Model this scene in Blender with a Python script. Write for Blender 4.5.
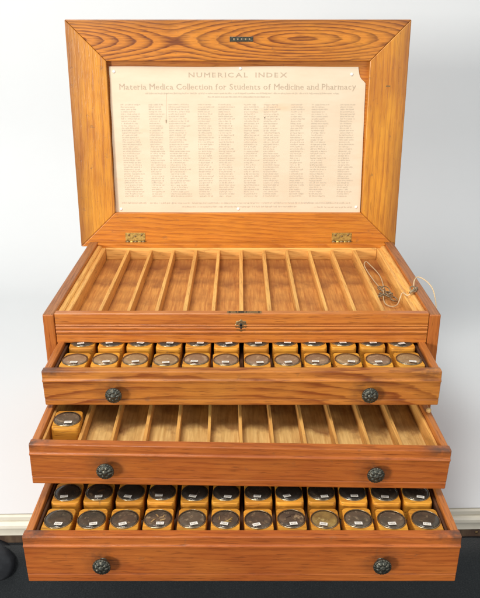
import bpy, bmesh, math, random
from mathutils import Vector, Matrix, Euler
R = math.radians
rnd = random.Random(11)
for o in list(bpy.data.objects): bpy.data.objects.remove(o, do_unlink=True)
SC = bpy.context.scene
COL = SC.collection

# ------------------------------------------------------------------ camera, light, exposure
cam = bpy.data.cameras.new('camera'); co = bpy.data.objects.new('camera', cam); COL.objects.link(co)
cam.sensor_fit = 'VERTICAL'; cam.sensor_height = 24; cam.lens = 24*720/598
cam.clip_start = .02; cam.clip_end = 60
co.location = (-.0025, -.9958, .4225); co.rotation_euler = (R(90-21.716), 0, 0)
SC.camera = co
SC.view_settings.view_transform = 'Standard'; SC.view_settings.look = 'None'
SC.view_settings.exposure = 0; SC.view_settings.gamma = 1
W = bpy.data.worlds.new('World'); SC.world = W; W.use_nodes = True
W.node_tree.nodes['Background'].inputs[0].default_value = (.96, .98, 1, 1)
W.node_tree.nodes['Background'].inputs[1].default_value = .46

def area(name, loc, target, size, power, colr, sy=None):
    l = bpy.data.lights.new(name, 'AREA'); l.energy = power; l.color = colr
    l.size = size
    if sy: l.shape = 'RECTANGLE'; l.size_y = sy
    o = bpy.data.objects.new(name, l); COL.objects.link(o); o.location = loc
    o.rotation_euler = (Vector(target)-Vector(loc)).to_track_quat('-Z', 'Y').to_euler()
    return o
area('key_lamp', (-2.35, -2.65, .66), (0, 0, -.02), .62, 98, (1, .965, .91))
area('overhead_lamp', (-.55, -.70, 1.75), (0, 0, -.05), .8, 31, (1, .97, .93))
area('fill_lamp', (1.4, -1.7, .6), (0, 0, -.1), .9, 9, (1, .97, .94))

# ------------------------------------------------------------------ materials
def newmat(name):
    m = bpy.data.materials.new(name); m.use_nodes = True
    nt = m.node_tree
    return m, nt, nt.nodes['Principled BSDF']
class G:
    def __init__(s, nt): s.nt = nt
    def n(s, t, **k):
        x = s.nt.nodes.new(t)
        for a, b in k.items(): setattr(x, a, b)
        return x
    def put(s, sock, v):
        if hasattr(v, 'is_linked') or hasattr(v, 'links'): s.nt.links.new(v, sock)
        else: sock.default_value = v
    def math(s, op, a, b=None, c=None, clamp=False):
        x = s.n('ShaderNodeMath', operation=op); x.use_clamp = clamp
        s.put(x.inputs[0], a)
        if b is not None: s.put(x.inputs[1], b)
        if c is not None: s.put(x.inputs[2], c)
        return x.outputs[0]
    def vm(s, op, a, b=None):
        x = s.n('ShaderNodeVectorMath', operation=op); s.put(x.inputs[0], a)
        if b is not None: s.put(x.inputs[1], b)
        return x.outputs['Value'] if op in ('LENGTH', 'DISTANCE') else x.outputs[0]
    def noise(s, vec, scale, detail=3, rough=.55, col=False):
        x = s.n('ShaderNodeTexNoise'); s.put(x.inputs['Vector'], vec)
        x.inputs['Scale'].default_value = scale; x.inputs['Detail'].default_value = detail
        x.inputs['Roughness'].default_value = rough
        return x.outputs['Color' if col else 'Fac']
    def ramp(s, f, stops):
        x = s.n('ShaderNodeValToRGB'); s.put(x.inputs[0], f)
        e = x.color_ramp.elements
        while len(e) < len(stops): e.new(.5)
        for q, (p, c) in zip(e, stops):
            q.position = p; q.color = (c if isinstance(c, tuple) else (c, c, c))+((1,) if not isinstance(c, tuple) or len(c) == 3 else ())
        return x.outputs[0]
    def mix(s, f, a, b, mode='MIX'):
        x = s.n('ShaderNodeMix', data_type='RGBA', blend_type=mode)
        s.put(x.inputs[0], f); s.put(x.inputs[6], a if not isinstance(a, tuple) else a+(1,)); s.put(x.inputs[7], b if not isinstance(b, tuple) else b+(1,))
        return x.outputs[2]

def wood(name, light, dark, axis='X', ring=.006, contrast=.6, eyes=None, rough=.34, pore=.5, stain=.25, tilt=.05, warp=1.0, wear=(.16, .085, .04), wearamt=.3, vary=.12, coat=.14, cx=.11, cz=.13, handled=False, edge=None):
    """varnished softwood / oak: growth rings cut by the faces, stretched pores, stains and dents"""
    m, nt, p = newmat(name); g = G(nt)
    tc = g.n('ShaderNodeTexCoord').outputs['Object']
    oi = g.n('ShaderNodeObjectInfo').outputs['Random']
    off = g.vm('MULTIPLY', g.n('ShaderNodeCombineXYZ').outputs[0], (1, 1, 1))
    cmb = g.n('ShaderNodeCombineXYZ')
    if not eyes:
        for i, k in enumerate((3.1, 7.7, 5.3)): g.put(cmb.inputs[i], g.math('MULTIPLY', oi, k))
    # permute so that x runs with the grain
    sep = g.n('ShaderNodeSeparateXYZ'); nt.links.new(tc, sep.inputs[0])
    order = {'X': (0, 1, 2), 'Y': (1, 0, 2), 'Z': (2, 1, 0)}[axis]
    perm = g.n('ShaderNodeCombineXYZ')
    for i, k in enumerate(order): nt.links.new(sep.outputs[k], perm.inputs[i])
    v = perm.outputs[0]
    vo = g.vm('ADD', v, cmb.outputs[0])
    st = g.vm('MULTIPLY', vo, (.16, 1, 1))
    wv = g.noise(st, 9, 3, .5)
    wv2 = g.noise(g.vm('MULTIPLY', vo, (.35, 1, 1)), 34, 2, .5)
    if eyes:
        d = None
        for (ex, ey, ez, k) in eyes:
            q = g.vm('MULTIPLY', g.vm('SUBTRACT', v, (ex, ey, ez)), (k, 1, 1))
            L = g.vm('LENGTH', q)
            d = L if d is None else g.math('SMOOTH_MIN', d, L, .012)
    else:
        s2 = g.n('ShaderNodeSeparateXYZ'); nt.links.new(v, s2.inputs[0])
        jit = g.math('MULTIPLY', oi, .06)
        yy = g.math('ADD', g.math('ADD', s2.outputs[1], cx), g.math('MULTIPLY', s2.outputs[0], tilt))
        zz = g.math('ADD', g.math('ADD', s2.outputs[2], cz), jit)
        d = g.math('SQRT', g.math('ADD', g.math('MULTIPLY', yy, yy), g.math('MULTIPLY', zz, zz)))
    d = g.math('ADD', d, g.math('MULTIPLY', g.math('SUBTRACT', wv, .5), .05*warp))
    d = g.math('ADD', d, g.math('MULTIPLY', g.math('SUBTRACT', wv2, .5), .006*warp))
    fine = g.noise(g.vm('MULTIPLY', vo, (.045, 1, 1)), 420, 2, .6)
    coarse = g.noise(g.vm('MULTIPLY', vo, (.10, 1, 1)), 170, 3, .6)
    d = g.math('ADD', d, g.math('MULTIPLY', g.math('SUBTRACT', coarse, .5), ring*.55))
    fr = g.math('FRACT', g.math('DIVIDE', d, ring))
    band = g.ramp(fr, [(0, .12), (.35, .1), (.72, .62), (.88, 1.0), (.95, .75), (1.0, .12)])
    streak = g.ramp(fine, [(.35, 0.), (.68, 1.)])
    pores = g.ramp(g.noise(g.vm('MULTIPLY', vo, (.07, 1, 1)), 560, 2, .6), [(.56, 0.), (.70, 1.)])
    fac = g.math('MULTIPLY', band, contrast)
    fac = g.math('ADD', fac, g.math('MULTIPLY', g.math('SUBTRACT', streak, .4), .36))
    fac = g.math('ADD', fac, g.math('MULTIPLY', g.math('SUBTRACT', coarse, .5), .9), clamp=True)
    c = g.mix(fac, light, dark)
    big = g.ramp(g.noise(g.vm('MULTIPLY', vo, (.5, 1, 1)), 8, 4, .6), [(.38, 0.), (.72, 1.)])
    c = g.mix(g.math('MULTIPLY', big, stain), c, tuple(x*y for x, y in zip(dark, (.9, .8, .75))))
    pale = g.ramp(g.noise(g.vm('MULTIPLY', vo, (.4, 1, 1)), 15, 3, .6), [(.5, 0.), (.75, 1.)])
    c = g.mix(g.math('MULTIPLY', pale, .45), c, (min(1, light[0]*1.1), light[1]*1.3, light[2]*1.2))
    c = g.mix(g.math('MULTIPLY', pores, pore), c, tuple(x*.5 for x in dark))
    dents = g.ramp(g.noise(vo, 70, 4, .65), [(.64, 0.), (.72, 1.)])
    c = g.mix(g.math('MULTIPLY', dents, wearamt), c, wear)
    if handled:
        s3 = g.n('ShaderNodeSeparateXYZ'); nt.links.new(v, s3.inputs[0])
        ax = g.math('ABSOLUTE', s3.outputs[0]); grime = g.noise(vo, 55, 4, .65)
        kd = g.math('SQRT', g.math('ADD', g.math('POWER', g.math('SUBTRACT', ax, .1805), 2), g.math('POWER', g.math('SUBTRACT', s3.outputs[2], handled), 2)))
        k1 = g.math('SUBTRACT', 1, g.math('DIVIDE', kd, .034), clamp=True)
        k2 = g.math('MULTIPLY', g.math('DIVIDE', g.math('SUBTRACT', ax, .235), .03, clamp=True), g.math('ADD', 1, g.math('MULTIPLY', s3.outputs[2], 55), clamp=True), clamp=True)
        kk = g.math('MULTIPLY', g.math('MAXIMUM', g.math('MULTIPLY', k1, .9), k2), g.ramp(grime, [(.36, 0.), (.62, 1.)]))
        c = g.mix(g.math('MULTIPLY', kk, .85), c, (.085, .042, .025))
    if edge:
        s4 = g.n('ShaderNodeSeparateXYZ'); nt.links.new(tc, s4.inputs[0])
        q = s4.outputs[edge[0]]
        if edge[0] == 0: q = g.math('ABSOLUTE', q)
        q = g.math('ADD', q, g.math('MULTIPLY', g.math('SUBTRACT', g.noise(st, 26, 4, .65), .5), .045))
        k = g.math('DIVIDE', g.math('SUBTRACT', q, edge[1]), edge[2]-edge[1], clamp=True)
        c = g.mix(g.math('MULTIPLY', k, edge[3]), c, (.20, .075, .022))
    hsv = g.n('ShaderNodeHueSaturation'); nt.links.new(c, hsv.inputs['Color'])
    g.put(hsv.inputs['Value'], g.math('ADD', g.math('MULTIPLY', oi, vary*2), 1-vary))
    nt.links.new(hsv.outputs[0], p.inputs['Base Color'])
    g.put(p.inputs['Roughness'], g.math('ADD', g.math('MULTIPLY', g.noise(vo, 25, 3), .25), rough-.1))
    p.inputs['Coat Weight'].default_value = coat; p.inputs['Coat Roughness'].default_value = .28
    p.inputs['Specular IOR Level'].default_value = .4
    b = g.n('ShaderNodeBump'); b.inputs['Strength'].default_value = .35; b.inputs['Distance'].default_value = .0006
    h = g.math('SUBTRACT', g.math('SUBTRACT', g.math('MULTIPLY', streak, -.5), g.math('MULTIPLY', pores, .8)), g.math('MULTIPLY', dents, .5))
    nt.links.new(h, b.inputs['Height']); nt.links.new(b.outputs[0], p.inputs['Normal'])
    return m

def plain(name, colr, rough=.5, metal=0, scale=0, col2=None, lo=.4, hi=.65, bump=0, bscale=200, coat=0, stretch=(1, 1, 1)):
    m, nt, p = newmat(name); g = G(nt)
    p.inputs['Base Color'].default_value = colr+(1,)
    tc = g.vm('MULTIPLY', g.n('ShaderNodeTexCoord').outputs['Object'], stretch)
    if scale:
        f = g.ramp(g.noise(tc, scale, 5, .65), [(lo, 0.), (hi, 1.)])
        nt.links.new(g.mix(f, colr, col2), p.inputs['Base Color'])
    p.inputs['Roughness'].default_value = rough; p.inputs['Metallic'].default_value = metal
    p.inputs['Coat Weight'].default_value = coat
    if bump:
        b = g.n('ShaderNodeBump'); b.inputs['Strength'].default_value = bump; b.inputs['Distance'].default_value = .001
        nt.links.new(g.noise(tc, bscale, 4, .6), b.inputs['Height']); nt.links.new(b.outputs[0], p.inputs['Normal'])
    return m

ORL, ORD = (.68, .255, .040), (.34, .085, .014)
M = {}
M['rail_top'] = wood('cathedral oak', (.62, .218, .024), (.17, .044, .009), 'X', ring=.0046, contrast=1.0, eyes=[(-.36, .006, .374, .15), (.120, .006, .378, .15)], stain=.22, warp=.40, vary=0, wearamt=.45, edge=(2, .394, .416, .55))
M['rail_bottom'] = wood('orange oak', (.63, .22, .024), (.33, .088, .012), 'X', ring=.007, contrast=.6, stain=.3, tilt=.1, warp=1.1, vary=.03, pore=.32)
M['stile'] = wood('golden oak', (.68, .285, .028), (.31, .090, .014), 'Z', ring=.010, contrast=.5, wearamt=.5, stain=.6, pore=.28, edge=(0, .280, .318, .75), tilt=.03, warp=.7, vary=.05)
M['lid_panel'] = wood('lid panel oak', (.62, .22, .03), (.36, .09, .014), 'X', ring=.007, contrast=.6)
M['front'] = wood('front rail oak', (.55, .182, .030), (.29, .066, .012), 'X', ring=.006, contrast=.4, tilt=.02, warp=.6, vary=.02)
M['side'] = wood('cabinet side oak', (.46, .143, .026), (.27, .062, .011), 'Z', ring=.006, contrast=.4, vary=.04)
M['rim'] = wood('worn rim oak', (.40, .155, .05), (.18, .065, .024), 'Y', ring=.005, contrast=.6, rough=.5, coat=.05, vary=.05)
M['d1'] = wood('figured drawer oak', (.56, .205, .036), (.22, .055, .011), 'X', ring=.0125, contrast=.95, eyes=[(-.09, .02, -.10, .24)], warp=1.3, stain=.45, vary=0, handled=-.0325)
M['d2'] = wood('ruddy drawer oak', (.49, .143, .026), (.24, .050, .010), 'X', ring=.007, contrast=.48, tilt=.03, warp=.8, vary=0, stain=.5, handled=-.0335)
M['d3'] = wood('red brown drawer oak', (.475, .130, .024), (.235, .046, .009), 'X', ring=.0065, contrast=.46, tilt=.025, warp=.9, vary=0, stain=.5, handled=-.0395)
M['inner_y'] = wood('pale inner pine', (.82, .45, .125), (.52, .215, .045), 'Y', ring=.006, contrast=.4, rough=.5, coat=.05, stain=.35, vary=.08)
M['inner_x'] = wood('pale inner pine cross', (.82, .45, .125), (.52, .215, .045), 'X', ring=.006, contrast=.4, rough=.5, coat=.05, stain=.3, vary=.08)
M['d_side'] = wood('drawer side pine', (.50, .17, .035), (.27, .075, .016), 'Y', ring=.006, contrast=.4, rough=.45, coat=.1, stain=.4, vary=.08)
M['box'] = wood('yellow varnished boxwood', (.76, .355, .036), (.48, .165, .016), 'X', ring=.0032, contrast=.6, rough=.55, stain=.6, wearamt=.6, vary=.16, coat=.03, pore=.8)

def floor_mat(name, light, dark, stainc, bands):
    m, nt, p = newmat(name); g = G(nt)
    tc = g.n('ShaderNodeTexCoord').outputs['Object']
    s = g.n('ShaderNodeSeparateXYZ'); nt.links.new(tc, s.inputs[0])
    streak = g.noise(g.vm('MULTIPLY', tc, (1, .06, 1)), 300, 3, .6)
    c = g.mix(g.ramp(streak, [(.35, 0.), (.7, 1.)]), light, dark)
    blot = g.noise(g.vm('MULTIPLY', tc, (1.3, .8, 1)), 22, 4, .6)
    tot = None
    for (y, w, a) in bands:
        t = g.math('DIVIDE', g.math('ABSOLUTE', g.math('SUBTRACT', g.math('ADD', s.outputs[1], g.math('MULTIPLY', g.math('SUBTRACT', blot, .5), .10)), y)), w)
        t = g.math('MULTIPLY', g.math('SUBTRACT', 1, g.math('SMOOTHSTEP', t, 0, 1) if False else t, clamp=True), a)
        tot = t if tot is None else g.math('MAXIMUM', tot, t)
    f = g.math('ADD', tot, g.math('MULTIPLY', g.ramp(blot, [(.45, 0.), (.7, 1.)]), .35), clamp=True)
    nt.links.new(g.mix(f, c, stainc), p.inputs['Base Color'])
    p.inputs['Roughness'].default_value = .6
    return m
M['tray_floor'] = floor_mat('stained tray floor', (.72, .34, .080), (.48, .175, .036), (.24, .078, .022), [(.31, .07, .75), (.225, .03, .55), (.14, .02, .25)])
M['drawer_floor'] = floor_mat('stained drawer floor', (.86, .57, .21), (.62, .35, .105), (.24, .095, .03), [(.105, .022, .6), (.18, .04, .5)])

M['dark_side'] = wood('dark brown divider', (.10, .042, .018), (.05, .02, .01), 'Y', ring=.006, contrast=.4, rough=.6, coat=0)  # dividers and runners coloured dark, so gaps between boxes come out near black
M['dark_floor'] = plain('dark brown drawer floor', (.05, .025, .012), .8, 0, 60, (.09, .045, .02))  # floor under the rows of boxes, coloured dark like the gaps
M['metal'] = plain('dark oxidised metal', (.055, .058, .048), .42, .75, 330, (.17, .155, .115), .48, .70, .15, 500)
M['brass'] = plain('aged brass', (.66, .48, .14), .42, .8, 180, (.22, .14, .05), .45, .7, .2, 300)
M['dark_brass'] = plain('tarnished brass', (.24, .16, .075), .45, .85, 350, (.42, .30, .15), .5, .7, .3, 500)
M['steel'] = plain('worn steel', (.34, .26, .16), .55, .6, 330, (.16, .12, .08), .5, .7, .2, 300)
M['black'] = plain('keyhole black', (.01, .009, .008), .8)
M['dark_lump'] = plain('near black lump', (.012, .014, .018), .7, 0, 80, (.022, .025, .03))
M['white_pin'] = plain('white pin', (.85, .85, .82), .4)
M['cord'] = plain('cream cord', (.72, .56, .34), .8, 0, 300, (.55, .38, .2), .4, .7, .5, 900)
M['label'] = plain('label paper', (.86, .84, .77), .7, 0, 90, (.66, .58, .42), .5, .75)
M['ink'] = plain('faded ink', (.10, .075, .05), .7)
M['print'] = plain('faded brown print', (.48, .39, .28), .8)
M['print_light'] = plain('very faded brown print', (.63, .54, .41), .8)
M['rimring'] = plain('dark tin ring', (.24, .19, .12), .25, .85, 200, (.42, .33, .2), .45, .65)
M['peg'] = plain('pale peg wood', (.66, .45, .18), .5, 0, 120, (.45, .25, .09))
M['cream'] = plain('cream painted moulding', (.76, .72, .60), .45, 0, 14, (.66, .61, .49), .45, .7, .1, 60)
M['apron'] = plain('dark brown apron', (.075, .045, .03), .5, 0, 40, (.15, .10, .06), .45, .65, .2, 100, stretch=(1, 1, .2))
M['backdrop'] = plain('white sweep', (.725, .75, .76), .75, 0, 3, (.71, .735, .745), .3, .7)
M['carpet'] = plain('dark floor', (.03, .03, .032), .9, 0, 300, (.06, .06, .06))
def cloth_mat():
    m, nt, p = newmat('black wool cloth'); g = G(nt)
    tc = g.n('ShaderNodeTexCoord').outputs['Object']
    f = g.ramp(g.noise(tc, 520, 3, .7), [(.5, 0.), (.75, 1.)])
    c = g.mix(f, (.022, .028, .032), (.065, .074, .079))
    w = g.n('ShaderNodeTexWave'); w.bands_direction = 'X'; w.inputs['Scale'].default_value = 130; w.inputs['Distortion'].default_value = 2.5; w.inputs['Detail'].default_value = 2
    nt.links.new(tc, w.inputs['Vector'])
    c = g.mix(g.math('MULTIPLY', w.outputs['Fac'], .3), c, (.045, .053, .058))
    nt.links.new(c, p.inputs['Base Color']); p.inputs['Roughness'].default_value = .95
    p.inputs['Sheen Weight'].default_value = .15
    b = g.n('ShaderNodeBump'); b.inputs['Strength'].default_value = .6; b.inputs['Distance'].default_value = .0012
    nt.links.new(g.noise(tc, 600, 3, .7), b.inputs['Height']); nt.links.new(b.outputs[0], p.inputs['Normal'])
    return m
M['cloth'] = cloth_mat()
def paper_mat():
    m, nt, p = newmat('foxed index paper'); g = G(nt)
    tc = g.n('ShaderNodeTexCoord').outputs['Object']
    a = g.ramp(g.noise(g.vm('MULTIPLY', tc, (.5, 1, 1.6)), 14, 5, .65), [(.42, 0.), (.72, 1.)])
    c = g.mix(g.math('MULTIPLY', a, .5), (.735, .62, .46), (.64, .49, .33))
    f = g.ramp(g.noise(g.vm('MULTIPLY', tc, (.18, 1, 1)), 34, 3, .6), [(.62, 0.), (.75, 1.)])
    c = g.mix(g.math('MULTIPLY', f, .35), c, (.72, .42, .22))
    nt.links.new(c, p.inputs['Base Color']); p.inputs['Roughness'].default_value = .8
    b = g.n('ShaderNodeBump'); b.inputs['Strength'].default_value = .25; b.inputs['Distance'].default_value = .0012
    nt.links.new(g.noise(tc, 18, 3, .5), b.inputs['Height']); nt.links.new(b.outputs[0], p.inputs['Normal'])
    return m
M['paper'] = paper_mat()
def glass_mat():
    m, nt, p = newmat('dusty lens glass'); g = G(nt)
    tr = g.n('ShaderNodeBsdfTransparent'); gl = g.n('ShaderNodeBsdfGlossy'); gl.inputs['Roughness'].default_value = .12
    df = g.n('ShaderNodeBsdfDiffuse'); df.inputs['Color'].default_value = (.55, .45, .36, 1)
    fr = g.n('ShaderNodeFresnel'); fr.inputs['IOR'].default_value = 1.5
    tc = g.n('ShaderNodeTexCoord').outputs['Object']
    m1 = g.n('ShaderNodeMixShader'); m2 = g.n('ShaderNodeMixShader')
    dust = g.math('MULTIPLY', g.noise(tc, 160, 4, .7), .07)
    nt.links.new(dust, m1.inputs[0]); nt.links.new(tr.outputs[0], m1.inputs[1]); nt.links.new(df.outputs[0], m1.inputs[2])
    nt.links.new(fr.outputs[0], m2.inputs[0]); nt.links.new(m1.outputs[0], m2.inputs[1]); nt.links.new(gl.outputs[0], m2.inputs[2])
    nt.links.new(m2.outputs[0], nt.nodes['Material Output'].inputs['Surface'])
    return m
M['glass'] = glass_mat()
def herb(name, base, mid, fleck, lo, scale=180, stretch=(1, 1, 1)):
    m, nt, p = newmat(name); g = G(nt)
    tc = g.n('ShaderNodeTexCoord').outputs['Object']
    oi = g.n('ShaderNodeObjectInfo').outputs['Random']
    cmb = g.n('ShaderNodeCombineXYZ')
    for i, k in enumerate((31, 17, 23)): g.put(cmb.inputs[i], g.math('MULTIPLY', oi, k))
    v = g.vm('ADD', g.vm('MULTIPLY', tc, stretch), cmb.outputs[0])
    n1 = g.noise(v, scale, 4, .65); n2 = g.noise(v, scale*.45, 3, .6)
    vor = g.n('ShaderNodeTexVoronoi'); nt.links.new(v, vor.inputs['Vector']); vor.inputs['Scale'].default_value = scale*1.6
    c = g.mix(g.ramp(n2, [(.35, 0.), (.65, 1.)]), base, mid)
    c = g.mix(g.ramp(n1, [(lo, 0.), (lo+.1, 1.)]), c, fleck)
    c = g.mix(g.math('MULTIPLY', vor.outputs['Distance'], .3), c, tuple(x*.6 for x in base))
    nt.links.new(c, p.inputs['Base Color']); p.inputs['Roughness'].default_value = .75
    b = g.n('ShaderNodeBump'); b.inputs['Strength'].default_value = .35; b.inputs['Distance'].default_value = .001
    nt.links.new(n1, b.inputs['Height']); nt.links.new(b.outputs[0], p.inputs['Normal'])
    return m
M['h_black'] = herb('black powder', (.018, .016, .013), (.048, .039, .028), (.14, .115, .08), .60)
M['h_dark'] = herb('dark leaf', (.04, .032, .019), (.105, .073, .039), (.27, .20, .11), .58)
M['h_brown'] = herb('brown bark', (.05, .034, .02), (.15, .09, .048), (.34, .23, .12), .56, 130)
M['h_grey'] = herb('grey brown root', (.09, .065, .038), (.19, .135, .08), (.40, .30, .18), .56, 150)
M['h_gold'] = herb('golden resin', (.20, .11, .02), (.52, .34, .08), (.74, .56, .20), .57, 90)
M['h_tan'] = herb('tan root slices', (.05, .035, .022), (.16, .10, .055), (.48, .33, .17), .54, 110)
M['h_pale'] = herb('pale bark powder', (.40, .235, .10), (.52, .33, .15), (.70, .50, .26), .56, 120)  # glare on the top drawer's glass is put into this pale colour
M['h_pale2'] = herb('pinkish root powder', (.32, .18, .095), (.44, .27, .145), (.62, .43, .25), .56, 120)  # pinker variant, with the reflection on the glass painted in likewise

# ------------------------------------------------------------------ mesh helpers
def bx(bm, x0, x1, y0, y1, z0, z1, bev=0, seg=2, mi=0):
    r = bmesh.ops.create_cube(bm, size=1)
    vs = r['verts']
    for v in vs:
        v.co = Vector(((x0+x1)/2+v.co.x*(x1-x0), (y0+y1)/2+v.co.y*(y1-y0), (z0+z1)/2+v.co.z*(z1-z0)))
    fs = {f for v in vs for f in v.link_faces}
    for f in fs: f.material_index = mi
    if bev:
        es = list({e for v in vs for e in v.link_edges})
        bmesh.ops.bevel(bm, geom=es, offset=bev, segments=seg, profile=.5, affect='EDGES')
def prism(bm, poly, ax, a, b, mi=0):
    """poly: 2-D outline in the two axes other than ax, extruded from a to b"""
    def P(u, v, w):
        return {'X': (w, u, v), 'Y': (u, w, v), 'Z': (u, v, w)}[ax]
    A = [bm.verts.new(P(u, v, a)) for u, v in poly]; B = [bm.verts.new(P(u, v, b)) for u, v in poly]
    n = len(poly); fs = [bm.faces.new(A), bm.faces.new(B[::-1])]
    for i in range(n): fs.append(bm.faces.new((A[i], B[i], B[(i+1) % n], A[(i+1) % n])))
    for f in fs: f.material_index = mi
    bmesh.ops.recalc_face_normals(bm, faces=fs)
    return fs
def lathe(bm, prof, n=32, ax='Z', mod=None, c=(0, 0, 0), mi=0):
    rings = []
    for r, h in prof:
        ring = []
        for k in range(n):
            a = 2*math.pi*k/n
            rr = r*(mod(a, r, h) if mod else 1)
            p = {'Z': (rr*math.cos(a), rr*math.sin(a), h), 'Y': (rr*math.cos(a), h, rr*math.sin(a))}[ax]
            ring.append(bm.verts.new(Vector(p)+Vector(c)))
        rings.append(ring)
    fs = []
    for A, B in zip(rings, rings[1:]):
        for k in range(n): fs.append(bm.faces.new((A[k], A[(k+1) % n], B[(k+1) % n], B[k])))
    fs.append(bm.faces.new(rings[0][::-1])); fs.append(bm.faces.new(rings[-1]))
    for f in fs: f.smooth = True; f.material_index = mi
    bmesh.ops.recalc_face_normals(bm, faces=fs)
def tube(bm, pts, r, n=8, closed=False, mi=0):
    pts = [Vector(p) for p in pts]; rings = []; m = len(pts)
    up = Vector((.3, .2, 1))
    for i, p in enumerate(pts):
        t = (pts[(i+1) % m]-pts[i-1]) if closed else (pts[min(i+1, m-1)]-pts[max(i-1, 0)])
        t.normalize(); s = t.cross(up)
        if s.length < 1e-4: s = t.cross(Vector((1, 0, 0)))
        s.normalize(); u = s.cross(t)
        rings.append([bm.verts.new(p+r*(math.cos(2*math.pi*k/n)*s+math.sin(2*math.pi*k/n)*u)) for k in range(n)])
    fs = []
    for i in range(m if closed else m-1):
        A, B = rings[i], rings[(i+1) % m]
        for k in range(n): fs.append(bm.faces.new((A[k], A[(k+1) % n], B[(k+1) % n], B[k])))
    if not closed: fs += [bm.faces.new(rings[0][::-1]), bm.faces.new(rings[-1])]
    for f in fs: f.smooth = True; f.material_index = mi
    bmesh.ops.recalc_face_normals(bm, faces=fs)
def spline(pts, k=8):
    P = [Vector(p) for p in pts]; out = []
    for i in range(len(P)-1):
        a, b, c, d = P[max(i-1, 0)], P[i], P[i+1], P[min(i+2, len(P)-1)]
        for j in range(k):
            t = j/k
            out.append(.5*((2*b)+(c-a)*t+(2*a-5*b+4*c-d)*t*t+(3*b-a-3*c+d)*t**3))
    return out+[P[-1]]
def obj(name, bm, mats, parent=None, loc=(0, 0, 0), rot=None):
    me = bpy.data.meshes.new(name); bm.to_mesh(me); bm.free()
    for m in (mats if isinstance(mats, (list, tuple)) else [mats]): me.materials.append(m)
    o = bpy.data.objects.new(name, me); COL.objects.link(o); o.location = loc
    if rot: o.rotation_euler = rot
    if parent: o.parent = parent
    return o
def tag(o, label=None, cat=None, group=None, kind=None):
    if label: o['label'] = label
    if cat: o['category'] = cat
    if group: o['group'] = group
    if kind: o['kind'] = kind
    return o
def thing(name, label, cat, loc=(0, 0, 0), rot=(0, 0, 0), group=None):
    o = bpy.data.objects.new(name, None); COL.objects.link(o); o.location = loc; o.rotation_euler = rot
    o.empty_display_size = .02
    return tag(o, label, cat, group)
def B(): return bmesh.new()

# ------------------------------------------------------------------ the setting: sweep, table, floor
ZT = -.29                                              # height of the sheet the chest stands on
def edge_y(x): return -.0893+.0201*x
bm = B()
prof = [(-.02, ZT), (.2, ZT), (.4, ZT), (.6, ZT)]+[(.80+.40*math.sin(R(a)), ZT+.40*(1-math.cos(R(a)))) for a in range(0, 91, 6)]
rows = []
xs = [-2.2, -1.4, -.8, -.4, 0, .4, .8, 1.4, 2.2]
for x in xs: rows.append([bm.verts.new((x, edge_y(x)+.002, ZT))]+[bm.verts.new((x, y, z)) for y, z in prof]+[bm.verts.new((x, 1.20, z)) for z in (.3, .7, 1.2, 1.8, 2.4)])
for a, b in zip(rows, rows[1:]):
    for k in range(len(a)-1):
        f = bm.faces.new((a[k], b[k], b[k+1], a[k+1])); f.smooth = True
bmesh.ops.recalc_face_normals(bm, faces=bm.faces)
tag(obj('backdrop', bm, M['backdrop']), kind='structure')
bm = B(); bx(bm, -4, 4, -4, 4, -1.04, -1.0)
tag(obj('floor', bm, M['carpet']), kind='structure')

TBL = thing('table', 'white topped table with stepped cream edge moulding and black cloth skirt under the chest', 'table', (0, 0, -1.0))
TZ = 1.0
tilt = math.atan(.0201)
def tpart(name, bm, m): return obj(name, bm, m, TBL, (0, -.0893, TZ), (0, 0, tilt))
bm = B()                                               # profile of the moulded top edge (y, z)
zt = ZT-.0018
poly = [(1.3, zt), (.0035, zt), (.001, zt-.0008), (.0, zt-.003), (.0, zt-.0085), (.0025, zt-.0095), (.0025, zt-.0115), (-.002, zt-.0135), (-.004, zt-.0165), (-.0045, zt-.021), (-.0035, zt-.0245), (-.0005, zt-.0258), (-.0005, zt-.037), (1.3, zt-.037)]
prism(bm, poly, 'X', -.95, .95)
tpart('tabletop', bm, M['cream'])
bm = B(); bx(bm, -.92, .92, .0035, .022, zt-.055, zt-.0372, .001)
for i in range(36):
    x = -.88+i*.05
    lathe(bm, [(.0026, .0036), (.0026, .0026), (.001, .0018)], 10, 'Y', c=(x, 0, zt-.046), mi=1)
tpart('apron', bm, [M['apron'], M['dark_brass']])
bm = B()                                               # hanging skirt with soft folds
cols = []
for i in range(241):
    x = -.92+1.84*i/240
    col = []
    for k in range(13):
        t = k/12; z = zt-.052-.64*t
        fold = (.35+.9*t)*(.004*math.sin(x*31+.8*t)+.003*math.sin(x*63+1.3)) + .006
        col.append(bm.verts.new((x, .0015-fold-.008*t, z)))
    cols.append(col)
for a, b in zip(cols, cols[1:]):
    for k in range(12):
        f = bm.faces.new((a[k], a[k+1], b[k+1], b[k])); f.smooth = True
bmesh.ops.solidify(bm, geom=bm.faces[:], thickness=.0015)
tpart('cloth_skirt', bm, M['cloth'])
bm = B()
lathe(bm, [(.004, -.0165), (.030, -.016), (.0355, -.0125), (.037, -.004), (.037, .004)], 48, 'Y', c=(-.391, .0, zt-.082))
tpart('dark_lump', bm, M['dark_lump'])  # unidentified dark shape below the table edge, given a plain round form
for sx in (-.86, .86):
    for sy in (.07, 1.25):
        bm = B(); bx(bm, sx-.03, sx+.03, sy-.03, sy+.03, -1.0, zt-.0375, .004)
        tpart('leg', bm, M['apron'])

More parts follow.
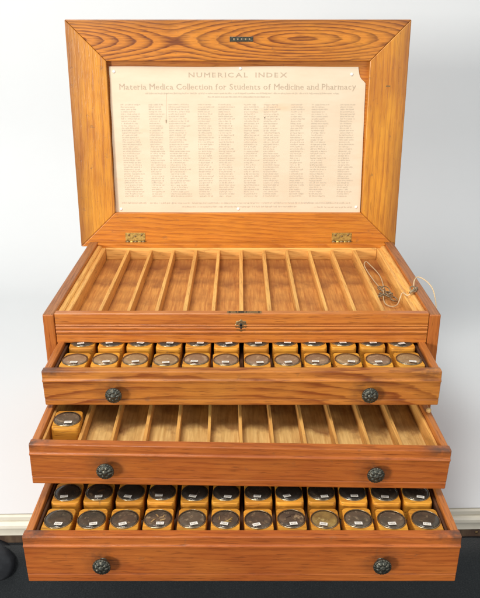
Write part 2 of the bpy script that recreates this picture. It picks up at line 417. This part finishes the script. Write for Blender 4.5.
# ------------------------------------------------------------------ the chest
ZB = .29
CH = thing('specimen_chest', 'open oak specimen chest with raised lid and three pulled out drawers', 'chest', (0, 0, ZT+.0006))
CH['label'] = 'large open oak specimen chest with raised framed lid and three drawers pulled out'
def cpart(name, bm, m, parent=CH, loc=(0, 0, ZB), rot=None): return obj(name, bm, m, parent, loc, rot)
D = .3712
for s in (-1, 1):
    bm = B()
    a, b = sorted((s*.2827, s*.3))
    bx(bm, a, b, 0, D-.0016, -ZB, 0, .0022)
    bm.normal_update()
    for f in bm.faces:
        if f.normal.z > .6: f.material_index = 1
    cpart('side_panel', bm, [M['side'], M['rim']])
bm = B(); bx(bm, -.2826, .2826, .357, D-.0016, -ZB, -.0003, .0012); cpart('back_panel', bm, M['rail_bottom'])
bm = B(); bx(bm, -.2826, .2826, .004, .3568, -ZB, -.281); cpart('base_panel', bm, M['d_side'])
for z0, z1 in ((-.1058, -.1035), (-.1985, -.1893)):
    bm = B(); bx(bm, -.2826, .2826, .006, .3568, z0, z1); cpart('dust_board', bm, M['d_side'])
# reeded front panel
bm = B()
def reed(za, zb, y=0, h=.0016, n=6):
    return [(y+.0015-h*math.sin(math.pi*k/n)-.0000, za+(zb-za)*k/n) for k in range(n+1)]
poly = [(.0125, .0012), (.0018, .0012), (.0008, .0002), (.0008, -.0150), (.0014, -.0158), (.0032, -.0164)]
for za, zb in ((-.0166, -.0196), (-.0202, -.0262), (-.0268, -.0325)): poly += [(.0032, za)]+reed(za, zb)+[(.0032, zb)]
poly += [(.0032, -.0331), (.0012, -.0335), (.0008, -.034), (.0008, -.0462), (.0018, -.0472), (.0125, -.0472)]
out = []
for q in poly:
    if not out or (abs(q[0]-out[-1][0])+abs(q[1]-out[-1][1])) > 1e-6: out.append(q)
prism(bm, out, 'X', -.2815, .2815)
FP = cpart('front_panel', bm, M['front'])
bm = B()                                               # keyhole escutcheon
mod = lambda a, r, h: 1+.09*math.cos(8*a) if r > .006 else 1
lathe(bm, [(.0098, .002), (.0094, -.0006), (.0075, -.0014), (.0058, -.0006), (.0040, -.0016), (.0006, -.0018)], 48, 'Y', mod, (0, 0, 0))
lathe(bm, [(.0021, -.0005), (.0021, -.0024)], 14, 'Y', None, (0, 0, .0022), 1)
bx(bm, -.0011, .0011, -.0024, -.0005, -.0048, .0014, 0, 1, 1)
obj('escutcheon', bm, [M['dark_brass'], M['black']], FP, (-.001, .0012, -.0185)).scale = (1, .75, 1)
bm = B(); bx(bm, -.026, .026, -.004, .004, 0, .0006, .0002)
for x in (-.022, -.012, .003, .022): lathe(bm, [(.0017, .0004), (.0013, .0011)], 12, 'Z', None, (x, 0, 0), 1)
bx(bm, -.009, .0, -.0022, .0022, .0002, .0009, 0, 1, 1)
obj('lock_plate', bm, [M['dark_brass'], M['black']], FP, (.004, .0062, .0011))
# compartment tray
bm = B(); bx(bm, -.2824, .2824, .0128, .3566, -.0380, -.0320)
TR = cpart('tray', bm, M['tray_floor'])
for k in range(11):
    x = (k-5)*.0443
    bm = B(); bx(bm, x-.0030+rnd.uniform(-.0008, .0008), x+.0028, .0129, .3565, -.0319, -.0112-rnd.uniform(0, .0008), .0006)
    obj('divider', bm, M['inner_y'], TR)
for s in (-1, 1):
    bm = B()
    poly = [(-.2825, -.0319), (-.2825, -.0052), (-.2795, -.0040), (-.2760, -.0046), (-.2742, -.0066), (-.2738, -.0085), (-.2720, -.0092), (-.2675, -.0088), (-.2662, -.0100), (-.2660, -.0319)]
    prism(bm, [(s*u, v) for u, v in poly], 'Y', .0129, .3565)
    obj('lining', bm, M['inner_y'], TR)
bm = B(); bx(bm, -.2656, .2656, .3520, .3564, -.0318, -.0080, .0008); obj('lining', bm, M['inner_x'], TR)

# lid, in its own frame: x across, z up the lid, y away from the viewer
bm = B(); bx(bm, -.2436, .2436, .0125, .018, .052, .346)
LID = cpart('lid', bm, M['lid_panel'], CH, (-.0062, D, ZB), (R(-2.445), 0, 0))
X0, X1, V0, V1, V2, V3 = .2412, .3114, -.0103, .0570, .3395, .4102
def frame_piece(name, quad, m):
    bm = B()
    prism(bm, quad, 'Y', 0, .026)
    es = [e for e in bm.edges]
    bmesh.ops.bevel(bm, geom=es, offset=.0013, segments=2, profile=.5, affect='EDGES')
    return obj(name, bm, m, LID)
e = .0002
frame_piece('rail', [(-X1+e, V3), (X1-e, V3), (X0-e, V2), (-X0+e, V2)], M['rail_top'])
frame_piece('rail', [(-X1+e, V0), (X1-e, V0), (X0-e, V1), (-X0+e, V1)], M['rail_bottom'])
for s in (-1, 1):
    frame_piece('stile', [(s*X1, V0+e), (s*X1, V3-e), (s*X0, V2-e), (s*X0, V1+e)], M['stile'])
bm = B(); bx(bm, -.021, .021, -.0008, .001, -.0044, .0044, .0003)
for x in (-.0135, -.0065, .0005, .0075, .0145):
    bx(bm, x-.0017, x+.0017, -.0013, 0, -.0021, .0021, .0004, 1, 1)
obj('strike_plate', bm, [M['metal'], M['steel']], LID, (.0062, 0, .377))
for xc in (-.2030, .2045):
    bm = B()
    bx(bm, -.0195, .0195, -.0011, .0006, .0022, .0178, .0003)
    for x in (-.0125, 0, .0125):
        lathe(bm, [(.0021, -.0010), (.0019, -.0017), (.0006, -.0019)], 14, 'Y', None, (x, 0, .0118+(.002 if x else -.001)), 1)
    for i in range(5):
        a = -.0195+i*.0078
        tube(bm, [(a+.0003, -.0022, .0), (a+.0075, -.0022, .0)], .0021, 10, False, 0 if i % 2 else 2)
    obj('hinge', bm, [M['brass'], M['dark_brass'], M['dark_brass']], LID, (xc, 0, 0))
bm = B(); bx(bm, -.004, .004, -.0004, .0004, -.001, .001, .0002); obj('screw_plug', bm, M['dark_brass'], LID, (.277, 0, .2955))

# drawers
def knob_mesh():
    """cast pull: stem, rim of beads, ring of eight petals round a centre boss"""
    bm = B(); n = 96
    prof = [(.0080, .006), (.0080, -.0005), (.0050, -.002), (.0046, -.0065), (.0078, -.0080), (.0108, -.0094), (.0117, -.0112), (.0116, -.0126)]
    prof += [(.0112-.0007*i, -.0134-.0034*math.sin(min(1, i/14)*math.pi/2)) for i in range(15)]+[(.0008, -.0170)]
    rings = []
    for i, (r, h) in enumerate(prof):
        ring = []
        for k in range(n):
            a = 2*math.pi*k/n; hh = h; rr = r
            if i >= 6:
                if r > .0098: hh -= .0007*max(0, math.cos(20*a))
                elif .0040 < r <= .0098:
                    w = math.sin((r-.0040)/.0058*math.pi); hh -= .0016*w*abs(math.cos(4*a))**.7-.0005
                elif r <= .0040: hh -= .0012*math.cos(r/.0040*math.pi/2)
            if i in (5, 6, 7): rr *= 1+.02*math.cos(20*a)
            ring.append(bm.verts.new((rr*math.cos(a), hh, rr*math.sin(a))))
        rings.append(ring)
    for A, C in zip(rings, rings[1:]):
        for k in range(n): bm.faces.new((A[k], A[(k+1) % n], C[(k+1) % n], C[k])).smooth = True
    bm.faces.new(rings[0][::-1]); bm.faces.new(rings[-1])
    bmesh.ops.recalc_face_normals(bm, faces=bm.faces)
    return bm
KN = None
def drawer(y, z, h, rot, mat, divz, knz, nm):
    fz = (-.0334, -.0322, -.0339)[nm-1]
    global KN
    dep = .340; ti = .0145
    bm = B()
    for s in (-1, 1):
        a, b = sorted((s*.2805, s*.2705)); bx(bm, a, b, ti, dep, -h+.004, -.0004, .0012)
    bx(bm, -.2703, .2703, dep-.010, dep-.0002, -h+.004, -.004, .0008)
    d = cpart('drawer', bm, M['d_side'], CH, (0, y, ZB+z), rot)
    for s in (-1, 1):
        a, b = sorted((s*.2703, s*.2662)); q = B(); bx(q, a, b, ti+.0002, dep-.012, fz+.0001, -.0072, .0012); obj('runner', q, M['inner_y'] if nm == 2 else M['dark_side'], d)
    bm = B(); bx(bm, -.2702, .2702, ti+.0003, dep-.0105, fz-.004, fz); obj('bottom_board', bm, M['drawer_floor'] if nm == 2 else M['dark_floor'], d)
    bl = -h*.815                                       # lower moulding line
    poly = [(ti, 0), (.0024, 0), (.0016, -.0006), (.0016, -.0112), (.0010, -.0122), (-.0004, -.0132), (-.0008, -.0146), (-.0003, -.0160), (.0010, -.0166), (.0016, -.0180), (.0032, bl+.0006), (.0052, bl), (.0036, bl-.0012), (.0040, -h+.0012), (.0050, -h), (ti, -h)]
    bm = B(); fs = prism(bm, poly, 'X', -.2812, .2812)
    ed = [e for e in bm.edges if all(abs(abs(v.co.x)-.2812) < 1e-6 for v in e.verts) and max(v.co.y for v in e.verts) < .01]
    bmesh.ops.bevel(bm, geom=ed, offset=.0007, segments=1, affect='EDGES')
    obj('drawer_front', bm, mat, d)
    for kx in (-.1805, .1805):
        if KN is None: k = obj('knob', knob_mesh(), M['metal'], d); KN = k.data
        else: k = bpy.data.objects.new('knob', KN); COL.objects.link(k); k.parent = d
        k.location = (kx, .004, knz); k.rotation_euler = (0, rnd.uniform(0, 6), 0)
    n = 0
    for k in range(11):
        x = (k-5)*.0443
        bm = B(); bx(bm, x-.0023, x+.0021+rnd.uniform(-.0004, .0004), ti+.0004, dep-.0108, fz+.0001, divz-rnd.uniform(0, .0008), .0005)
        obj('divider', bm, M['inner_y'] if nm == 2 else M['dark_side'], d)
    if nm > 1:
        bm = B(); lathe(bm, [(.0036, -.004), (.0038, .003), (.0030, .0046), (.001, .0052)], 16, 'Z', None, (.2765, .104 if nm == 2 else .108, 0)); obj('peg', bm, M['peg'], d)
    bpy.context.view_layer.update()
    return d
d1 = drawer(-.0974, -.0464, .0553, (R(.4), 0, 0), M['d1'], -.024, -.0325, 1)
d2 = drawer(-.1826, -.1154, .0635, (R(.3), R(1.67), R(1.0)), M['d2'], -.012, -.0335, 2)
d3 = drawer(-.2554, -.2011, .0753, (R(.4), 0, 0), M['d3'], -.026, -.0395, 3)
for d, t in ((d1, 'shallow top drawer with figured front, full of round topped boxes'), (d2, 'middle drawer, empty but for one box'), (d3, 'deep bottom drawer full of round topped boxes')): d['label'] = t

# ------------------------------------------------------------------ index sheet pinned in the lid
lidM = Matrix.Translation((-.0062, D, ZT+.0006+ZB)) @ Matrix.Rotation(R(-2.445), 4, 'X')
PP = thing('index_sheet', 'cream printed index sheet with faded lettering pinned inside the raised lid', 'paper', (lidM @ Vector((0, .0125, .05))), (R(-2.445), 0, 0))
def pp(name, bm, m, loc=(0, 0, -.05)): return obj(name, bm, m, PP, loc)
XO = .0                                                # sheet coordinates measured in the lid plane
def right_edge(z):
    if z < .3025: return .2397-(z-.0571)*.0118
    t = min(1, (z-.3025)/.0267)
    return .2368-.0148*math.sin(t*math.pi/2)**.55-.0005*math.sin(t*6)
bm = B(); NZ, NX = 60, 56; g_ = []
for i in range(NZ+1):
    z = .0556+(.3295-.0556)*(i/NZ)**.8
    xl = -.2410+(z-.0556)*.0130+.0005*math.sin(z*90); xr = right_edge(z)
    row = []
    for k in range(NX+1):
        x = xl+(xr-xl)*k/NX
        row.append(bm.verts.new((x, -.0022+.0010*math.sin(x*17)*math.sin(z*13+1), z+.0006*math.sin(x*23)*((i == 0)+(i == NZ)))))
    g_.append(row)
for p_, q_ in zip(g_, g_[1:]):
    for k in range(NX): bm.faces.new((p_[k], p_[k+1], q_[k+1], q_[k])).smooth = True
bmesh.ops.recalc_face_normals(bm, faces=bm.faces)
pp('sheet', bm, M['paper'])
def surf(x, z): return -.0022+.0010*math.sin(x*17)*math.sin(z*13+1)
SERIF = {'M': [(.08, 0), (.92, 0), (.08, 2), (.92, 2)], 'N': [(.08, 0), (.08, 2), (.92, 2)], 'U': [(.08, 2), (.92, 2)], 'E': [(.1, 0), (.1, 2)], 'R': [(.1, 0), (.1, 2), (.9, 0)],
         'I': [(.5, 0), (.5, 2)], 'A': [(.05, 0), (.95, 0)], 'L': [(.1, 0), (.1, 2)], 'D': [(.1, 0), (.1, 2)], 'X': [(.08, 0), (.92, 0), (.08, 2), (.92, 2)], 'P': [(.12, 0), (.12, 2)],
         'a': [(.95, 0)], 't': [(.8, 0)], 'r': [(.2, 0), (.1, 1)], 'i': [(.5, 0), (.3, 1)], 'd': [(.95, 0), (.8, 3)], 'l': [(.5, 0), (.3, 3)], 'n': [(.1, 0), (.9, 0), (.05, 1)],
         'f': [(.35, 0)], 'u': [(.05, 1), (.85, 1), (.95, 0)], 'm': [(.07, 0), (.5, 0), (.93, 0), (.03, 1)], 'h': [(.1, 0), (.9, 0), (.05, 3)], 'y': [(.08, 1), (.92, 1)]}
def lettering(text, xa, xb, zb, cap, m, space=.10, ital=0):
    """serif print: the outlines of each letter plus its foot and head serifs, one mesh per line"""
    glyph = {}
    for ch in set(text.replace(' ', '')):
        cu = bpy.data.curves.new('lettering', 'FONT'); cu.body = ch; cu.size = 1; cu.resolution_u = 3; cu.offset = -.004
        t = bpy.data.objects.new('lettering', cu); COL.objects.link(t); bpy.context.view_layer.update()
        me = bpy.data.meshes.new_from_object(t.evaluated_get(bpy.context.evaluated_depsgraph_get()))
        bpy.data.objects.remove(t); bpy.data.curves.remove(cu)
        vs = [(v.co.x, v.co.y) for v in me.vertices]; fs = [tuple(p.vertices) for p in me.polygons]; bpy.data.meshes.remove(me)
        x0 = min(v[0] for v in vs); x1 = max(v[0] for v in vs)
        glyph[ch] = ([(x-x0, y) for x, y in vs], fs, x1-x0)
    V, F = [], []; x = 0
    for ch in text:
        if ch == ' ': x += .30; continue
        vs, fs, w = glyph[ch]; k = len(V)
        V += [(x+a, b, 0) for a, b in vs]; F += [tuple(i+k for i in f) for f in fs]
        for fx, lv in SERIF.get(ch, ()):
            y = (0, .455, .665, .70)[lv]; c = x+w*fx; hw = .085 if lv in (0, 2) else .055; k = len(V)
            V += [(c-hw, y, 1), (c+hw, y, 1), (c+hw, y+.035, 1), (c-hw, y+.035, 1)]; F.append((k, k+1, k+2, k+3))
        x += w+space
    sx = (xb-xa)/(x-space); sz = cap/.69; bm = B()
    vv = []
    for a, b, c in V:
        px = xa+a*sx; pz = zb+b*sz; vv.append(bm.verts.new((px, surf(px, pz)-.0004-.0002*c, pz)))
    for f in F:
        try: bm.faces.new([vv[i] for i in f])
        except ValueError: pass
    return pp('lettering', bm, m)
lettering('NUMERICAL  INDEX', -.0915, .0900, .3110, .0078, M['print'], .24)
lettering('Materia Medica Collection for Students of Medicine and Pharmacy', -.2205, .2190, .2892, .0098, M['print'], .115)
def dashes(name, lines, m, hgt):
    """rows of print too small to read: word-long strokes"""
    bm = B()
    for xa, xb, z, fill in lines:
        x = xa
        while x < xb:                                  # a word: letters of uneven height
            for k in range(rnd.randint(2, 8)):
                w = rnd.uniform(.0008, .0013)
                if x+w > xb: break
                if rnd.random() < fill:
                    y = surf(x, z)-.0005; h0 = z-hgt*rnd.choice((.4, .4, .4, .7)); h1 = z+hgt*rnd.choice((.3, .3, .35, .7))
                    q = [(x, h0), (x+w, h0), (x+w, h1), (x, h1)]
                    bm.faces.new([bm.verts.new((a, y, b)) for a, b in q])
                x += w+.00035
            x += .0010
    return pp(name, bm, m)
dashes('small_print', [(-.173, .188, .2823, .93), (-.057, .061, .2760, .95)], M['print_light'], .0022)
dashes('small_print', [(-.173, .190, .0755, .93), (-.110, .115, .0680, .93), (.128, .220, .0755, .85), (-.228, -.180, .0755, .9), (.150, .224, .0672, .9)], M['print_light'], .0023)
colx = [(-.2205, .036), (-.168, .026), (-.131, .038), (-.076, .028), (-.037, .029), (.011, .027), (.048, .030), (.099, .026), (.138, .030), (.192, .027)]
for x, w in colx:
    L = []
    for r in range(41):
        z = .2620-r*.00432
        L.append((x, x+w*rnd.uniform(.75, 1.12), z, .95))
    dashes('print_column', L, M['print_light'], .0019)
bm = B(); tube(bm, [(-.1335, surf(-.1335, .28)-.0007, .283), (-.136, surf(-.136, .25)-.0007, .232)], .00013, 6)
bx(bm, -.1369, -.1353, -.0035, -.0022, .2290, .2345, .0003); pp('pin_scratch', bm, M['print'])
bm = B(); bx(bm, .0495, .0512, -.0034, -.0024, .237, .2392, .0003)
pp('ink_mark', bm, M['ink'])
for x, z in ((-.2293, .3209), (.0047, .3262), (.2105, .3160), (-.2299, .0630), (.0004, .0634), (.2315, .0671)):
    bm = B(); lathe(bm, [(.0029, .0004), (.0027, -.0005), (.0016, -.0011), (.0004, -.0013)], 18, 'Y', None, (x, surf(x, z)-.0003, z)); pp('pin', bm, M['white_pin'])

# ------------------------------------------------------------------ round topped specimen boxes
def rounded_square(hx, hy, r, n=6):
    pts = []
    for cx, cy, a0 in ((hx-r, hy-r, 0), (-hx+r, hy-r, 90), (-hx+r, -hy+r, 180), (hx-r, -hy+r, 270)):
        for k in range(n+1):
            a = R(a0+90*k/n); pts.append((cx+r*math.cos(a), cy+r*math.sin(a)))
    return pts
def make_box():
    t = thing('specimen_box', 'x', 'box')
    bm = B(); rings = []
    HB = .030
    for k, z in ((.965, 0), (.98, .002), (.995, .010), (1.0, .024), (.992, HB-.0014), (.975, HB-.0004), (.955, HB)):
        rings.append([bm.verts.new((x*k, y*k, z)) for x, y in rounded_square(.0192, .0232, .0058)])
    n = len(rings[0])
    for A, C in zip(rings, rings[1:]):
        for k in range(n): bm.faces.new((A[k], A[(k+1) % n], C[(k+1) % n], C[k])).smooth = True
    bm.faces.new(rings[0][::-1]); bm.faces.new(rings[-1])
    obj('box_body', bm, M['box'], t)
    bm = B(); bm.faces.new([bm.verts.new((.0176*math.cos(2*math.pi*k/40), .0176*math.sin(2*math.pi*k/40), HB+.0004)) for k in range(40)]); ct = obj('contents', bm, M['h_dark'], t)
    ct.material_slots[0].link = 'OBJECT'; ct.material_slots[0].material = M['h_dark']
    bm = B(); pr = [(.0184, HB-.001), (.0191, HB), (.0191, HB+.0008), (.0185, HB+.0015), (.0177, HB+.0015), (.0175, HB+.0006)]
    rs = [[bm.verts.new((r*math.cos(2*math.pi*k/48), r*math.sin(2*math.pi*k/48), h)) for k in range(48)] for r, h in pr]
    for A, C in zip(rs, rs[1:]):
        for k in range(48): bm.faces.new((A[k], A[(k+1) % 48], C[(k+1) % 48], C[k])).smooth = True
    obj('rim', bm, M['rimring'], t)
    bm = B(); rs = []
    for r, h in ((.0177, HB+.0009), (.0173, HB+.0017), (.0164, HB+.0024), (.0148, HB+.0029), (.011, HB+.0033), (.006, HB+.0036), (.0015, HB+.0037)):
        rs.append([bm.verts.new((r*math.cos(2*math.pi*k/40), r*math.sin(2*math.pi*k/40), h)) for k in range(40)])
    for A, C in zip(rs, rs[1:]):
        for k in range(40): bm.faces.new((A[k], A[(k+1) % 40], C[(k+1) % 40], C[k])).smooth = True
    bm.faces.new(rs[-1]).smooth = True
    obj('glass', bm, M['glass'], t)
    bm = B(); bx(bm, -.0051, .0051, -.0032, .0032, 0, .0002)
    for i in range(4):
        x = -.0030+i*.0019
        bx(bm, x-.0005, x+.0005, -.0012, .0012, .0001, .0003, 0, 1, 1)
        bx(bm, x-.0002, x+.0002, -.0008, .0008, .00015, .00036, 0, 1, 0)
    lb = obj('label', bm, [M['label'], M['ink']], t, (0, -.0130, HB+.0034), (R(-7), 0, 0))
    return t
def kids(o): return [c for c in bpy.data.objects if c.parent == o]
proto = make_box(); PK = kids(proto); used = [False]
def place_box(dr, x, y, ztop, herbm, label, group, rz):
    if not used[0]: t = proto; ch = PK; used[0] = True
    else:
        t = proto.copy(); COL.objects.link(t); ch = []
        for c in PK:
            k = c.copy(); COL.objects.link(k); k.parent = t; ch.append(k)
    t.matrix_world = dr.matrix_world @ Matrix.Translation((x, y, ztop-.030)) @ Matrix.Rotation(rz, 4, 'Z')
    t['label'] = label
    if group: t['group'] = group
    elif 'group' in t: del t['group']
    for c in ch:
        if c.name.startswith('contents'): c.material_slots[0].material = M[herbm]; c.rotation_euler = (0, 0, rnd.uniform(0, 6))
        if c.name.startswith('label'):
            c.location = (rnd.uniform(-.004, .004), -.0124+rnd.uniform(-.0006, .0016), .0334); c.rotation_euler = (R(-7), 0, rnd.uniform(-.3, .3))
    return t
ORDN = ['first', 'second', 'third', 'fourth', 'fifth', 'sixth']
def nth(k):
    if k == 0: return 'leftmost'
    if k == 11: return 'rightmost'
    return ORDN[k]+' from left' if k < 6 else ORDN[11-k]+' from right'
words = {'h_black': 'near black', 'h_dark': 'dark mottled', 'h_brown': 'dark brown', 'h_grey': 'grey brown', 'h_gold': 'bright golden', 'h_tan': 'tan flecked', 'h_pale': 'glare paled brown', 'h_pale2': 'glare paled pinkish brown'}
front3 = ['h_dark', 'h_dark', 'h_brown', 'h_tan', 'h_grey', 'h_brown', 'h_brown', 'h_tan', 'h_gold', 'h_grey', 'h_grey', 'h_dark']
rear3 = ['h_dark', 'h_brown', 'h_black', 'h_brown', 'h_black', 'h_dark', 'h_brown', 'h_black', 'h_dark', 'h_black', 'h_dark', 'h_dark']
front1 = ['h_pale2', 'h_pale', 'h_pale', 'h_pale', 'h_pale2', 'h_pale2', 'h_pale2', 'h_pale2', 'h_pale2', 'h_pale', 'h_pale2', 'h_pale']
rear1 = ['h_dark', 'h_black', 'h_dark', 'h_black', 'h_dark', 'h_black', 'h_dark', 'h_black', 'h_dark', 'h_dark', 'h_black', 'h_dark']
BX = {}
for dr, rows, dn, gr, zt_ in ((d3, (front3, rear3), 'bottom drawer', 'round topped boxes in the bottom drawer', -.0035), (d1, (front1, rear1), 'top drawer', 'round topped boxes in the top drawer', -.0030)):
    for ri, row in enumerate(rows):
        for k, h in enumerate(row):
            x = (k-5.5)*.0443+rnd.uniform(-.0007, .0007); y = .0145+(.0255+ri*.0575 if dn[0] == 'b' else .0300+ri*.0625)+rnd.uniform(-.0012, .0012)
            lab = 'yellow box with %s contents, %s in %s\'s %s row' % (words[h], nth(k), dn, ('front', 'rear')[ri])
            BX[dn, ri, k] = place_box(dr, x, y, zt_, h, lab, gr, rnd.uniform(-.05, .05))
place_box(d2, -.2440, .0690, -.0020, 'h_grey', 'single yellow box with grey brown contents at left end of the empty middle drawer', None, .05)
# loose sticks and crumbs seen through a few of the lids
def bits(b, specs, m):
    bm = B()
    for x, y, a, l, w in specs:
        dx, dy = math.cos(a)*l/2, math.sin(a)*l/2
        tube(bm, [(x-dx, y-dy, .0309), (x, y+.0003, .0312), (x+dx, y+dy, .0309)], w, 6)
    obj('chips', bm, m, b)
M['straw'] = plain('pale straw chips', (.62, .42, .12), .6, 0, 200, (.42, .26, .08))
M['scrap'] = plain('white scraps', (.62, .60, .52), .6, 0, 200, (.45, .40, .3))
bits(BX['bottom drawer', 0, 5], [(.004, -.003, .5, .012, .0009), (.003, -.0055, .1, .010, .0008), (.007, .001, .8, .007, .0007), (-.008, .002, 1.5, .009, .0006)], M['straw'])
bits(BX['bottom drawer', 0, 3], [(-.006, -.004, .9, .008, .0012), (.006, -.003, .2, .007, .0012), (-.002, .006, 2.2, .006, .0011), (.007, .005, 1.2, .005, .0010)], M['peg'])
bits(BX['bottom drawer', 1, 4], [(.004, -.003, 1.0, .008, .0008), (.006, .001, 2.0, .005, .0007)], M['scrap'])
bits(BX['bottom drawer', 1, 1], [(.003, .002, .5, .010, .0012)], M['peg'])
bits(BX['bottom drawer', 1, 11], [(.006, .004, -.7, .012, .0007)], M['scrap'])
bits(BX['bottom drawer', 0, 7], [(-.004, .004, .4, .007, .0011), (.004, -.002, 2.1, .008, .0010), (.002, .008, 0, .006, .0009)], M['h_tan'])

# ------------------------------------------------------------------ cord with keys over the right rim
K = thing('key_cord', 'cream cord with small metal keys draped from the last compartment over right rim', 'cord', (.27, .14, -.031))
ko = Vector((.27, .14, -.031))
path = [(.2455, .165, -.026), (.2395, .225, -.0285), (.2310, .280, -.020), (.2360, .297, -.0165), (.2445, .290, -.022), (.2540, .250, -.027), (.2500, .190, -.026), (.2380, .120, -.026), (.2450, .104, -.0285), (.2560, .100, -.024), (.2640, .106, -.006), (.2690, .088, -.003), (.2790, .098, .003), (.2860, .122, .010), (.2950, .134, .012), (.3060, .122, .009), (.3110, .098, .004), (.3100, .072, -.006), (.3060, .050, -.012)]
bm = B(); tube(bm, [Vector(p)-ko for p in spline(path, 8)], .0010, 8)
obj('cord', bm, M['cord'], K)
def ring(bm, c, r, w, nrm, n=22):
    q = Vector(nrm).to_track_quat('Z', 'Y')
    tube(bm, [Vector(c)-ko+q @ Vector((r*math.cos(2*math.pi*k/n), r*math.sin(2*math.pi*k/n), 0)) for k in range(n)], w, 8, True)
def key(c, ang, lift):
    bm = B(); c = Vector(c); dv = Vector((math.cos(ang), math.sin(ang), lift)).normalized(); sv = Vector((-math.sin(ang), math.cos(ang), 0))
    ring(bm, c, .0062, .0012, dv.cross(sv)+Vector((.25, -.2, 0)))
    tube(bm, [c-ko+dv*.006, c-ko+dv*.030], .0013, 8)
    for a in (.022, .027): tube(bm, [c-ko+dv*a, c-ko+dv*a+sv*.006], .0013, 6)
    obj('key', bm, M['steel'], K)
key((.2440, .178, -.0255), -1.2, .0)
key((.2560, .128, -.0250), 2.3, .08)
key((.2520, .150, -.0240), -2.6, .03)
bm = B(); ring(bm, (.2490, .165, -.0235), .0085, .0008, (.3, -.5, .8)); obj('split_ring', bm, M['steel'], K)
bm = B(); ring(bm, (.2790, .097, .0045), .0052, .0011, (.2, -.6, .7)); tube(bm, [Vector(p)-ko for p in ((.272, .088, .002), (.284, .100, .004), (.288, .108, .003))], .0018, 8)
obj('cord_clasp', bm, M['steel'], K)
